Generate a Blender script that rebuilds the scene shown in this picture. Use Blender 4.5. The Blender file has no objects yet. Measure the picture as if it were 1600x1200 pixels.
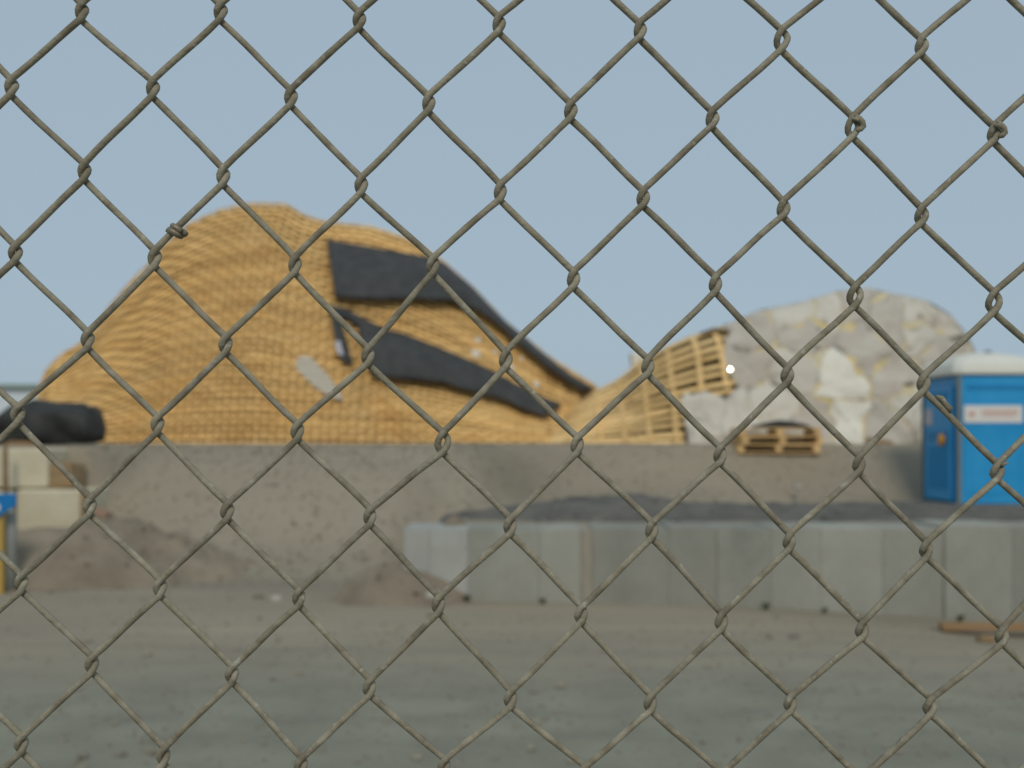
import bpy, math, random
import numpy as np
from mathutils import Vector, noise as mnoise
R = math.radians
random.seed(7); rng = np.random.default_rng(7)
sc = bpy.context.scene
COL = sc.collection

# ------------------------------------------------------------------ camera
FPX = 800 / math.tan(R(25)); CH = 1.5; HY = 685.0     # focal length in photo pixels, eye height, horizon line
FENCE = 0.55                                          # metres from lens to fence
cam = bpy.data.cameras.new('camera'); co = bpy.data.objects.new('camera', cam); COL.objects.link(co)
co.location = (0, 0, CH); co.rotation_euler = (R(90), 0, 0)
cam.sensor_width = 36; cam.lens = 18 / math.tan(R(25)); cam.shift_y = (HY - 600) / 1600
cam.clip_start = 0.02; cam.clip_end = 3000
cam.dof.use_dof = True; cam.dof.focus_distance = FENCE; cam.dof.aperture_fstop = 10.4
sc.camera = co

# ------------------------------------------------------------------ sky and sun (thin high overcast)
SUN = Vector((0.06, -0.76, 0.64)).normalized()
w = bpy.data.worlds.new('World'); sc.world = w; w.use_nodes = True
nt = w.node_tree; nt.nodes.clear()
sky = nt.nodes.new('ShaderNodeTexSky'); sky.sky_type = 'NISHITA'; sky.sun_disc = False
sky.sun_elevation = math.asin(SUN.z); sky.sun_rotation = math.atan2(SUN.x, SUN.y)
sky.air_density = 1.0; sky.dust_density = 2.0; sky.ozone_density = 1.0
b1 = nt.nodes.new('ShaderNodeBackground'); b1.inputs[1].default_value = 0.06
nt.links.new(sky.outputs[0], b1.inputs[0])
b2 = nt.nodes.new('ShaderNodeBackground'); b2.inputs[0].default_value = (0.386, 0.496, 0.588, 1); b2.inputs[1].default_value = 1.0
mx = nt.nodes.new('ShaderNodeMixShader'); mx.inputs[0].default_value = 0.85
wo = nt.nodes.new('ShaderNodeOutputWorld')
nt.links.new(b1.outputs[0], mx.inputs[1]); nt.links.new(b2.outputs[0], mx.inputs[2]); nt.links.new(mx.outputs[0], wo.inputs[0])
sl = bpy.data.lights.new('sun', 'SUN'); sl.energy = 1.3; sl.angle = R(14); sl.color = (1.0, 0.93, 0.82)
so = bpy.data.objects.new('sun', sl); COL.objects.link(so)
so.rotation_euler = (-SUN).to_track_quat('-Z', 'Y').to_euler(); so.location = (20, -25, 25)
sc.view_settings.view_transform = 'Standard'; sc.view_settings.look = 'None'
sc.view_settings.gamma = 1.0; sc.view_settings.exposure = 0.0; sc.view_settings.use_curve_mapping = False
sc.render.engine = 'CYCLES'
sc.cycles.use_denoising = True
sc.cycles.max_bounces = 6

# ------------------------------------------------------------------ helpers
def mat(name, c1, c2=None, scale=5.0, rough=0.8, bump=0.0, bscale=40.0, metal=0.0, rand=0.0, coord='Object',
        c3=None, s3=1.0, thr=(0.5, 0.6), stretch=(1, 1, 1), detail=6.0, transl=0.0, spec=0.3):
    m = bpy.data.materials.new(name); m.use_nodes = True
    t = m.node_tree; p = t.nodes['Principled BSDF']
    p.inputs['Roughness'].default_value = rough; p.inputs['Metallic'].default_value = metal
    p.inputs['Specular IOR Level'].default_value = spec
    tc = t.nodes.new('ShaderNodeTexCoord'); mp = t.nodes.new('ShaderNodeMapping')
    mp.inputs['Scale'].default_value = stretch
    t.links.new(tc.outputs[coord], mp.inputs[0])
    out = None
    if c2 is not None:
        n = t.nodes.new('ShaderNodeTexNoise'); n.inputs['Scale'].default_value = scale; n.inputs['Detail'].default_value = detail
        t.links.new(mp.outputs[0], n.inputs['Vector'])
        r = t.nodes.new('ShaderNodeValToRGB'); r.color_ramp.elements[0].position = 0.32; r.color_ramp.elements[1].position = 0.68
        r.color_ramp.elements[0].color = (*c1, 1); r.color_ramp.elements[1].color = (*c2, 1)
        t.links.new(n.outputs['Fac'], r.inputs[0]); out = r.outputs[0]
    else:
        q = t.nodes.new('ShaderNodeRGB'); q.outputs[0].default_value = (*c1, 1); out = q.outputs[0]
    if c3 is not None:
        n = t.nodes.new('ShaderNodeTexNoise'); n.inputs['Scale'].default_value = s3; n.inputs['Detail'].default_value = 5
        t.links.new(mp.outputs[0], n.inputs['Vector'])
        r = t.nodes.new('ShaderNodeMapRange'); r.inputs[1].default_value = thr[0]; r.inputs[2].default_value = thr[1]
        t.links.new(n.outputs['Fac'], r.inputs[0])
        x = t.nodes.new('ShaderNodeMix'); x.data_type = 'RGBA'
        t.links.new(r.outputs[0], x.inputs['Factor']); t.links.new(out, x.inputs['A']); x.inputs['B'].default_value = (*c3, 1)
        out = x.outputs['Result']
    if rand:
        oi = t.nodes.new('ShaderNodeObjectInfo'); h = t.nodes.new('ShaderNodeHueSaturation')
        mr = t.nodes.new('ShaderNodeMapRange'); mr.inputs[3].default_value = 1 - rand; mr.inputs[4].default_value = 1 + rand
        t.links.new(oi.outputs['Random'], mr.inputs[0]); t.links.new(mr.outputs[0], h.inputs['Value'])
        t.links.new(out, h.inputs['Color']); out = h.outputs[0]
    t.links.new(out, p.inputs['Base Color'])
    if bump:
        n = t.nodes.new('ShaderNodeTexNoise'); n.inputs['Scale'].default_value = bscale; n.inputs['Detail'].default_value = 5
        t.links.new(mp.outputs[0], n.inputs['Vector'])
        bp = t.nodes.new('ShaderNodeBump'); bp.inputs['Strength'].default_value = 1.0; bp.inputs['Distance'].default_value = bump
        t.links.new(n.outputs['Fac'], bp.inputs['Height']); t.links.new(bp.outputs[0], p.inputs['Normal'])
    if transl:
        p.inputs['Subsurface Weight'].default_value = transl
    return m

class MB:
    def __init__(s): s.v = []; s.f = []
    def add(s, vs, fs):
        o = len(s.v); s.v += [tuple(v) for v in vs]; s.f += [tuple(i + o for i in f) for f in fs]; return s
    def box(s, x0, x1, y0, y1, z0, z1, rz=0.0, j=0.0, ry=0.0):
        cx, cy, cz = (x0+x1)/2, (y0+y1)/2, (z0+z1)/2; vs = []
        for x, y, z in ((x0,y0,z0),(x1,y0,z0),(x1,y1,z0),(x0,y1,z0),(x0,y0,z1),(x1,y0,z1),(x1,y1,z1),(x0,y1,z1)):
            dx, dy, dz = x-cx, y-cy, z-cz
            dx, dz = dx*math.cos(ry)+dz*math.sin(ry), -dx*math.sin(ry)+dz*math.cos(ry)
            dx, dy = dx*math.cos(rz)-dy*math.sin(rz), dx*math.sin(rz)+dy*math.cos(rz)
            vs.append((cx+dx+random.uniform(-j,j), cy+dy+random.uniform(-j,j), cz+dz+random.uniform(-j,j)))
        return s.add(vs, [(0,3,2,1),(4,5,6,7),(0,1,5,4),(1,2,6,5),(2,3,7,6),(3,0,4,7)])
    def tube(s, pts, r, n=8, cap=True):
        P = np.array(pts, float); T = np.gradient(P, axis=0); T /= np.linalg.norm(T, axis=1)[:, None] + 1e-12
        ref = np.array([0.3, -0.5, 0.81]); vs = []
        rr = r if hasattr(r, '__len__') else [r]*len(P)
        u = np.cross(T[0], ref); u /= np.linalg.norm(u)
        for k in range(len(P)):
            u = u - T[k]*np.dot(u, T[k]); u /= np.linalg.norm(u) + 1e-12; v = np.cross(T[k], u)
            for q in range(n):
                a = 2*math.pi*q/n; vs.append(P[k] + rr[k]*(u*math.cos(a) + v*math.sin(a)))
        fs = [(k*n+q, k*n+(q+1) % n, (k+1)*n+(q+1) % n, (k+1)*n+q) for k in range(len(P)-1) for q in range(n)]
        if cap: fs += [tuple(range(n-1, -1, -1)), tuple(range((len(P)-1)*n, len(P)*n))]
        return s.add(vs, fs)
    def mesh(s, name, m, smooth=False):
        me = bpy.data.meshes.new(name); me.from_pydata(s.v, [], s.f); me.update()
        me.materials.append(m)
        if smooth: me.polygons.foreach_set('use_smooth', [True]*len(me.polygons))
        return me
    def build(s, name, m, parent=None, smooth=False, bevel=0.0, seg=2):
        o = bpy.data.objects.new(name, s.mesh(name, m, smooth)); COL.objects.link(o)
        if parent: o.parent = parent
        if bevel:
            b = o.modifiers.new('bevel', 'BEVEL'); b.width = bevel; b.segments = seg; b.limit_method = 'ANGLE'
        return o
def tag(o, label, cat, group=None):
    o['label'] = label; o['category'] = cat
    if group: o['group'] = group
    return o
def empty(name, label, cat, loc=(0, 0, 0), group=None):
    o = bpy.data.objects.new(name, None); COL.objects.link(o); o.location = loc; o.empty_display_size = 0.2
    return tag(o, label, cat, group)
def at(px, py, Y):                                    # a photo pixel at a known distance
    return ((px-800)/FPX*Y, Y, CH-(py-HY)/FPX*Y)
def sm(a, b, x):
    t = np.clip((np.asarray(x, float)-a)/(b-a), 0, 1); return t*t*(3-2*t)
def nz(x, y, z=0.0): return mnoise.noise(Vector((x, y, z)))
def fbm(x, y, z=0.0): return nz(x, y, z) + .5*nz(2.1*x, 2.1*y, z+7) + .25*nz(4.3*x, 4.3*y, z+13)

# ------------------------------------------------------------------ materials
M = {}
M['ground'] = mat('gravel_ground', (.29,.243,.175), (.335,.284,.207), scale=.8, rough=.95, bump=.012, bscale=9, c3=(.255,.22,.163), s3=.6, thr=(.45,.65), stretch=(.3,1,1))
def zone(m, near, y0, y1, amp):
    t = m.node_tree; p = t.nodes['Principled BSDF']; src = p.inputs['Base Color'].links[0].from_socket
    tc = t.nodes.new('ShaderNodeTexCoord'); sx = t.nodes.new('ShaderNodeSeparateXYZ'); n = t.nodes.new('ShaderNodeTexNoise'); n.inputs['Scale'].default_value = .35
    t.links.new(tc.outputs['Object'], sx.inputs[0]); t.links.new(tc.outputs['Object'], n.inputs['Vector'])
    ma = t.nodes.new('ShaderNodeMath'); ma.operation = 'MULTIPLY_ADD'; ma.inputs[1].default_value = amp
    t.links.new(n.outputs['Fac'], ma.inputs[0]); t.links.new(sx.outputs['Y'], ma.inputs[2])
    r = t.nodes.new('ShaderNodeMapRange'); r.interpolation_type = 'SMOOTHSTEP'; r.inputs[1].default_value = y0+amp/2; r.inputs[2].default_value = y1+amp/2
    t.links.new(ma.outputs[0], r.inputs[0])
    x = t.nodes.new('ShaderNodeMix'); x.data_type = 'RGBA'; n2 = t.nodes.new('ShaderNodeTexNoise'); n2.inputs['Scale'].default_value = 2.2; n2.inputs['Detail'].default_value = 7
    rp = t.nodes.new('ShaderNodeValToRGB'); rp.color_ramp.elements[0].position = .36; rp.color_ramp.elements[1].position = .64
    rp.color_ramp.elements[0].color = (*[q*.89 for q in near], 1); rp.color_ramp.elements[1].color = (*[q*1.11 for q in near], 1)
    t.links.new(tc.outputs['Object'], n2.inputs['Vector']); t.links.new(n2.outputs['Fac'], rp.inputs[0]); t.links.new(rp.outputs[0], x.inputs['A'])
    t.links.new(r.outputs[0], x.inputs['Factor']); t.links.new(src, x.inputs['B']); t.links.new(x.outputs['Result'], p.inputs['Base Color'])
zone(M['ground'], (.236,.228,.173), 5.4, 8.9, 2.2)
M['dark_gravel'] = mat('dark_gravel', (.105,.099,.085), (.165,.152,.13), scale=3, rough=.95, bump=.03, bscale=14)
M['soil'] = mat('soil', (.20,.163,.115), (.285,.235,.17), scale=2.4, rough=.95, bump=.04, bscale=10)
M['pebble'] = mat('pebble', (.225,.19,.14), (.32,.28,.215), scale=.9, rough=.9, detail=2)
M['wire'] = mat('weathered_zinc', (.205,.175,.12), (.36,.325,.24), scale=110, rough=.72, bump=.0007, bscale=420, metal=.1, rand=.06,
                c3=(.46,.44,.36), s3=230, thr=(.62,.78), spec=.22)
M['tie'] = mat('tie_wire', (.19,.155,.10), (.30,.26,.19), scale=200, rough=.4, metal=.3, bump=.0003, bscale=900)
M['lath'] = mat('raw_lath', (.72,.42,.14), (.84,.55,.215), scale=1.3, rough=.75, rand=.16, stretch=(1,1,4))
M['rib'] = mat('rib_wood', (.66,.40,.15), (.76,.50,.22), scale=1.5, rough=.75, rand=.12, stretch=(4,1,1))
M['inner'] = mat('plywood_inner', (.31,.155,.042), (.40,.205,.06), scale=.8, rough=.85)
M['slat'] = mat('slat_wood', (.66,.42,.165), (.80,.55,.25), scale=2.2, rough=.75, rand=.13, stretch=(1,1,5))
M['cavity'] = mat('cavity_shade_wood', (.13,.085,.03), (.19,.125,.05), scale=1.2, rough=.9)  # wood tone darkened so the gaps behind the slats look shaded
M['mesh_black'] = mat('black_mesh', (.045,.047,.048), (.068,.069,.068), scale=5, rough=.7, bump=.01, bscale=24)
M['tarp_black'] = mat('black_tarp', (.028,.029,.027), (.05,.05,.047), scale=4, rough=.6, bump=.02, bscale=9)
M['board_grey'] = mat('grey_board', (.50,.45,.36), (.58,.53,.44), scale=3, rough=.8, stretch=(1,1,6))
M['rock_grey'] = mat('plaster_grey', (.47,.41,.335), (.55,.49,.41), scale=1.6, rough=.9, bump=.02, bscale=5, rand=.05, c3=(.60,.55,.46), s3=1.1, thr=(.6,.72))
M['rock_pale'] = mat('plaster_pale', (.56,.505,.415), (.64,.585,.49), scale=1.8, rough=.9, bump=.02, bscale=5, rand=.05, c3=(.50,.445,.36), s3=1.4, thr=(.6,.72))
M['rock_white'] = mat('foam_white', (.72,.67,.56), (.79,.74,.63), scale=1.6, rough=.9, bump=.05, bscale=4, c3=(.55,.5,.38), s3=1.2, thr=(.6,.75))
M['foam'] = mat('yellow_foam', (.68,.52,.22), (.60,.53,.38), scale=2.0, rough=.85, bump=.05, bscale=8)
M['conc'] = mat('block_concrete', (.27,.265,.22), (.345,.335,.28), scale=1.6, rough=.9, bump=.012, bscale=18, rand=.12, c3=(.215,.212,.175), s3=1.2, thr=(.56,.72), stretch=(1,1,.35))
M['conc_brown'] = mat('stained_concrete', (.26,.235,.185), (.37,.325,.25), scale=1.6, rough=.9, bump=.012, bscale=18, rand=.08, c3=(.215,.212,.175), s3=1.2, thr=(.56,.72), stretch=(1,1,.35))
M['conc_pale'] = mat('pale_concrete', (.35,.35,.315), (.43,.425,.38), scale=1.6, rough=.9, bump=.012, bscale=18, c3=(.28,.285,.265), s3=1.3, thr=(.55,.7), stretch=(1,1,.35))
M['cream'] = mat('cream_concrete', (.55,.49,.34), (.66,.595,.44), scale=1.6, rough=.9, bump=.01, bscale=16, c3=(.47,.41,.27), s3=1.6, thr=(.56,.72))
M['blue'] = mat('blue_plastic', (.008,.275,.58), (.03,.33,.66), scale=1.4, rough=.45, spec=.4)
M['blue_dark'] = mat('blue_shade', (.007,.225,.49), (.009,.24,.52), scale=1.0, rough=.6)  # darker copy of the blue, shade painted into vents and door mouldings
M['blue_panel'] = mat('blue_paint', (.008,.17,.44), (.012,.19,.48), scale=2.0, rough=.5)
M['roofwhite'] = mat('white_plastic', (.68,.66,.57), (.74,.72,.63), scale=1.0, rough=.5)
M['grey_plastic'] = mat('grey_plastic', (.15,.18,.18), (.19,.215,.21), scale=2.0, rough=.6)
M['sign_white'] = mat('sign_white', (.72,.69,.63), (.76,.73,.68), scale=2.0, rough=.6)
M['sign_red'] = mat('sign_red', (.60,.30,.22), (.64,.36,.28), scale=12.0, rough=.6)
M['orange'] = mat('orange_plastic', (.62,.27,.02), (.66,.30,.03), scale=3.0, rough=.4)
M['paper'] = mat('pale_paper', (.5,.48,.5), (.56,.54,.55), scale=3.0, rough=.8)
M['yellow'] = mat('yellow_paint', (.48,.30,.06), (.54,.36,.10), scale=5.0, rough=.6)
M['pipe_grey'] = mat('grey_pipe', (.29,.30,.28), (.36,.37,.34), scale=4.0, rough=.7)
M['rust'] = mat('rusty_steel', (.19,.125,.065), (.28,.20,.11), scale=9.0, rough=.85)
M['brown_wood'] = mat('brown_wood', (.27,.18,.09), (.36,.25,.14), scale=3.0, rough=.85, stretch=(.4,1,4))
M['timber'] = mat('orange_timber', (.26,.155,.075), (.34,.215,.11), scale=3.0, rough=.8, stretch=(.4,1,4))
M['pallet'] = mat('pallet_wood', (.62,.39,.155), (.74,.50,.235), scale=2.5, rough=.85, rand=.15, stretch=(.5,1,4))
M['brick_red'] = mat('red_scrap', (.27,.17,.12), (.34,.23,.165), scale=6.0, rough=.9)
M['stone'] = mat('loose_stone', (.33,.30,.25), (.46,.43,.37), scale=4.0, rough=.9, bump=.02, bscale=12)
M['stone_dark'] = mat('dark_stone', (.13,.115,.085), (.2,.17,.13), scale=4.0, rough=.9, bump=.02, bscale=12)
M['leaf'] = mat('weed_leaf', (.05,.075,.025), (.09,.11,.045), scale=20.0, rough=.7)
M['shed'] = mat('shed_wall', (.60,.66,.70), (.66,.71,.74), scale=.3, rough=.7)
M['shed_trim'] = mat('shed_trim', (.27,.34,.31), (.30,.37,.33), scale=.3, rough=.7)
M['chrome'] = mat('polished_steel', (.95,.93,.9), rough=.12, metal=1.0)
M['post'] = mat('galvanised_post', (.30,.30,.28), (.40,.40,.37), scale=6, rough=.5, metal=.4)

# ------------------------------------------------------------------ ground sheet with the berm and its terrace
TOP = 1.41
RUTS = ((5.6, .06, .010), (6.05, .06, .010), (7.3, -.05, .008), (7.85, -.05, .008), (8.6, .03, -.004))
def gh(x, y, rough=True):
    yf = 11.3 + 5.6*sm(-1.6, 0.9, x); yt = 15.0 + 3.6*sm(-1.6, 0.9, x)
    k = sm(-4.55, -5.1, x); yf = yf*(1-k) + 12.75*k; yt = yt*(1-k) + 13.1*k
    base = -0.12*sm(1.5, 5.5, x)*sm(5, 9, y)*(1-sm(9.9, 10.3, y))
    fill = 0.64*sm(10.25, 10.7, y)*sm(-1.0, -0.5, x) - 0.15*sm(12.5, 14.5, y)*sm(-1.0, -0.5, x)
    g = base + fill
    s = np.clip((y-yf)/(yt-yf), 0, 1); s = .25*s + .75*s*s*(3-2*s)
    h = g + (TOP-g)*s
    if rough:
        a = .010 + .022*(s > .02)*(s < .97)*min(1.0, 4*s*(1-s) + .2)
        h = h + a*fbm(x*.9, y*.9) + .006*fbm(x*3, y*3, 4)
    for c0, sl_, cv in RUTS:                       # shallow wheel ruts pressed into the yard
        d = y-(c0+sl_*x+cv*x*x)
        if abs(d) < .5: h = h - .011*math.exp(-(d/.11)**2) + .005*math.exp(-((abs(d)-.22)/.08)**2)
    return float(h)
xs = np.unique(np.concatenate([np.linspace(-11, 11, 177), -11-np.geomspace(.3, 380, 22), 11+np.geomspace(.3, 380, 22)]))
ys = np.unique(np.concatenate([np.linspace(3.5, 21, 251), 3.5-np.geomspace(.3, 180, 14), 21+np.geomspace(.3, 900, 24)]))
g = MB(); nx, ny = len(xs), len(ys)
g.v = [(float(x), float(y), gh(float(x), float(y))) for y in ys for x in xs]
g.f = [(j*nx+i, j*nx+i+1, (j+1)*nx+i+1, (j+1)*nx+i) for j in range(ny-1) for i in range(nx-1)]
go = g.build('ground', M['ground'], smooth=True); go['kind'] = 'structure'

def stone_verts(c, r, sq=.7):
    a = random.uniform(0, 6.28); vs = []
    for d in ((1,0,0),(0,1,0),(-1,0,0),(0,-1,0),(0,0,1),(0,0,-1),(.6,.6,.5),(-.6,-.6,.5)):
        k = r*random.uniform(.7, 1.15); x, y = d[0]*k, d[1]*k
        vs.append((c[0]+x*math.cos(a)-y*math.sin(a), c[1]+x*math.sin(a)+y*math.cos(a), c[2]+d[2]*k*sq))
    return vs
SF = [(4,0,6),(4,6,1),(0,1,6),(4,1,2),(4,2,7),(4,7,3),(2,3,7),(4,3,0),(5,1,0),(5,2,1),(5,3,2),(5,0,3)]
p = MB()
for k in range(5200):
    y = 4.0 + 9.5*random.random()**1.3; x = random.uniform(-.62, .62)*y
    if y > 9.3 and x > -1.6: continue
    r = random.uniform(.006, .017)*(1 + (random.random() < .03)*1.4)
    p.add(stone_verts((x, y, gh(x, y)+r*.2), r), SF)
for k in range(6500):
    y = random.uniform(11.2, 18.6); x = random.uniform(-5, 7.2); r = random.uniform(.008, .03)
    if (x < -1 and y > 15.5) or (x > .9 and y < 14.5) or (6.2 < x and y > 15.4): continue
    p.add(stone_verts((x, y, gh(x, y)+r*.2), r), SF)
po = p.build('loose_pebbles', M['pebble']); po['kind'] = 'stuff'; po['label'] = 'small pebbles scattered over the gravel yard'; po['category'] = 'gravel'

# ------------------------------------------------------------------ heaps
def heap(name, x0, x1, y0, y1, zf, m, label, cat, n=(70, 34), amp=.04, fine=.02, stones=0, below=.12):
    mb = MB(); nx, ny = n
    X = np.linspace(x0, x1, nx); Yv = np.linspace(y0, y1, ny)
    for y in Yv:
        for x in X:
            h = zf(x, y)
            mb.v.append((x, y, gh(x, y, False) - below + h + (amp*fbm(x*1.7, y*1.7, 3) + fine*fbm(x*7, y*7, 9))*min(1, h*5)))
    mb.f = [(j*nx+i, j*nx+i+1, (j+1)*nx+i+1, (j+1)*nx+i) for j in range(ny-1) for i in range(nx-1)]
    top = list(mb.v)
    for k in range(stones):
        v = random.choice(top)
        x, y, z = v
        if z > gh(x, y): mb.add(stone_verts((x+random.uniform(-.05,.05), y+random.uniform(-.05,.05), z), random.uniform(.012,.035)), SF)
    return tag(mb.build(name, m, smooth=False), label, cat)
def dark_profile(x, y):
    px = 800 + x/12.0*FPX
    yy = np.interp(px, [640,665,700,780,850,900,1000,1060,1150,1300,1450,1540,1620,1720], [830,818,806,797,786,780,776,784,789,791,786,793,795,800])
    zc = CH-(yy-HY)/FPX*12.0
    e = sm(10.72, 12.0, y)*(1-.75*sm(12.2, 14.0, y))*sm(-1.15, -.75, x)*(1-sm(7.9, 8.6, x))
    return max(0, (zc-gh(x, y, False)+.12)*e)
heap('gravel_heap', -1.2, 8.6, 10.7, 14.2, dark_profile, M['dark_gravel'], 'long low heap of dark gravel behind the row of concrete blocks', 'gravel heap', n=(170, 44), amp=.035, fine=.018, stones=700)
def blob(cx, cy, rx, ry, h, p=1.0):
    def f(x, y):
        d = ((x-cx)/rx)**2 + ((y-cy)/ry)**2
        return .12*(d < 1.3) + h*max(0, 1-d)**p if d < 1.4 else 0
    return f
heap('soil_heap', -2.0, -.4, 9.6, 11.3, blob(-1.0, 10.4, .68, .6, .34, .9), M['soil'], 'small brown soil heap spilling past the left end of the block row', 'soil heap', n=(44, 40), stones=90)
hs = lambda x, y: max(blob(-4.9, 11.75, 1.35, .95, .55, .8)(x, y), blob(-3.9, 11.7, 1.0, .75, .24, .9)(x, y))
heap('soil_heap', -6.6, -2.7, 10.6, 12.9, hs, M['soil'], 'wide brown soil heap at the foot of the cream concrete blocks', 'soil heap', n=(74, 46), amp=.09, fine=.035, stones=160)

# ------------------------------------------------------------------ row of concrete blocks
edges = [630, 671, 731, 842, 908, 926, 1045, 1121, 1205, 1283, 1381, 1476, 1582, 1690, 1800, 1915]
def wall_y(px): return 10.2 - .75*(px-630)/970
mats = ['conc_pale','conc_pale','conc','conc','conc_brown','conc','conc','conc','conc','conc','conc','conc','conc','conc','conc']
desc = ['palest narrow concrete block at the left end of the block row', 'pale concrete block, second from the left end of the block row']
for k in range(len(edges)-1):
    pa, pb = edges[k]+random.uniform(.0,.15), edges[k+1]-random.uniform(.05,.2); Y = wall_y((pa+pb)/2) + random.uniform(-.012,.012)
    Y2 = wall_y((pa+pb)/2)
    xa, xb = (pa-800)/FPX*wall_y(pa), (pb-800)/FPX*wall_y(pb); dY = Y-Y2; sl = wall_y(pb)-wall_y(pa)
    topy = 826 - 4*(pa-630)/970 + random.uniform(-2.5, 2.5)
    if k == 4: Y += .05; topy += 4
    zt = CH-(topy-HY)/FPX*Y2
    mb = MB()
    # rounded, chipped block: bevelled front face drawn as a small grid
    nxg, nzg = 5, 7; dep = .72; front = []; 
    for a in range(nzg):
        for b in range(nxg):
            u, v = b/(nxg-1), a/(nzg-1)
            ed = (b in (0, nxg-1)) + (a == nzg-1)
            front.append((xa+(xb-xa)*u + (random.uniform(-.006,.006) if 0 < b < nxg-1 else 0), Y2 + dY + sl*(u-.5) + .006*ed + random.uniform(-.005,.005), -.3 + (zt+.3)*v - (.012*random.random() if a == nzg-1 else 0)))
    back = [(x, y+dep, z) for x, y, z in front]
    fs = [(a*nxg+b, a*nxg+b+1, (a+1)*nxg+b+1, (a+1)*nxg+b) for a in range(nzg-1) for b in range(nxg-1)]
    N = nxg*nzg
    fs += [tuple(N+i for i in reversed(f)) for f in fs]
    rim = [b for b in range(nxg)] + [a*nxg+nxg-1 for a in range(1, nzg)] + [(nzg-1)*nxg+b for b in range(nxg-2, -1, -1)] + [a*nxg for a in range(nzg-2, 0, -1)]
    fs += [(rim[i], N+rim[i], N+rim[(i+1) % len(rim)], rim[(i+1) % len(rim)]) for i in range(len(rim))]
    mb.add(front+back, fs)
    o = mb.build('concrete_block', M[mats[k]], bevel=.006)
    nth = ['first','second','third','fourth','fifth','sixth','seventh','eighth','ninth','tenth','eleventh','twelfth','thirteenth','fourteenth','fifteenth','sixteenth','seventeenth']
    if k < 2: l = desc[k]
    elif k == 4: l = 'thin rust-stained concrete slab in the block row, fifth from its left end'
    else: l = ('brownish' if mats[k] == 'conc_brown' else 'grey') + f' concrete block, {nth[k]} from the left end of the block row'
    tag(o, l, 'concrete block', 'concrete blocks standing in a row')

# ------------------------------------------------------------------ left retaining blocks and what stands round them
def block(px0, px1, py0, py1, Y, dep, m, label, group, zb=None):
    x0, _, z1 = at(px0, py0, Y); x1, _, z0 = at(px1, py1, Y)
    o = MB().box(x0, x1, Y, Y+dep, z0 if zb is None else zb, z1, j=.012).build('retaining_block', m, bevel=.03, seg=3)
    return tag(o, label, 'concrete block', group)
GRP = 'cream concrete blocks holding the terrace'
block(26, 130, 765, 860, 12.35, .8, M['cream'], 'lower cream concrete block of the left retaining wall', GRP, zb=.2)
block(-110, 24, 768, 860, 12.45, .8, M['cream'], 'lower cream concrete block at the far left edge behind the grey pipe', GRP, zb=.2)
zl = at(0, 765, 12.35)[2]
block(7, 75, 701, 765, 12.5, .7, M['cream'], 'upper cream concrete block behind the thin rusty stake', GRP, zb=zl+.004)
block(-110, 4, 701, 765, 12.52, .7, M['cream'], 'upper cream concrete block cut by the left edge of the picture', GRP, zb=zl+.004)
x0, _, z1 = at(77, 724, 12.55); x1, _, z0 = at(112, 765, 12.55)
tag(MB().box(x0, x1, 12.55, 12.95, zl+.004, z1, j=.02).build('timber_offcut', M['brown_wood'], bevel=.01), 'brown timber offcut on top of the lower cream block', 'timber')
x0, _, z1 = at(124, 764, 12.25); x1, _, z0 = at(134, 815, 12.25)
tag(MB().box(x0, x1, 12.24, 12.30, .2, z1, j=.006).build('timber_stake', M['brown_wood'], bevel=.006), 'short orange-brown stake at the right end of the lower cream block', 'stake')
x0, _, z0 = at(9, 775, 12.2)
tag(MB().tube([(x0-.005, 12.2, .3), (x0+.002, 12.2, .95), (x0-.006, 12.2, at(0, 692, 12.2)[2])], .028, 10).build('rusty_stake', M['rust'], smooth=True), 'thin rusty stake standing in front of the upper cream block', 'stake')
# pipe, post and blue panel at the left edge
xg, _, zg = at(17, 800, 10.75)
mb = MB().tube([(xg, 10.75, .0), (xg, 10.75, zg-.02), (xg, 10.75, zg)], [.052, .052, .046], 16)
tag(mb.build('grey_pipe', M['pipe_grey'], smooth=True), 'grey upright pipe just right of the yellow post', 'pipe')
YS = 10.6; xp = at(1, 0, YS)[0]; zp0, zp1 = at(0, 808, YS)[2], at(0, 771, YS)[2]
e = empty('blue_panel_sign', 'blue tapered panel with a pale round mark on a yellow post at the left edge', 'sign', (xp, YS, 0))
MB().box(-.04, .022, -.02, .05, -.02, zp1-.02, j=.003).build('post', M['yellow'], e, bevel=.01)
W = 27/FPX*YS; H = zp1-zp0
poly = [(-.55, 0), (0.0, 0), (.05, .04), (W-.01, H*.45), (W, H*.5), (W, H), (-.55, H)]
mb = MB(); n = len(poly)
mb.add([(x, -.055, zp0+z) for x, z in poly] + [(x, -.022, zp0+z) for x, z in poly], [tuple(range(n)), tuple(range(2*n-1, n-1, -1))] + [(i, i+n, (i+1) % n+n, (i+1) % n) for i in range(n)])
mb.build('panel', M['blue_panel'], e, bevel=.006)
mb = MB(); mb.add([(-.018+.04*math.cos(a*.524), -.058, zp0+H*.42+.045*math.sin(a*.524)) for a in range(12)], [tuple(range(11, -1, -1))]).build('round_mark', M['sign_white'], e)
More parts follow.
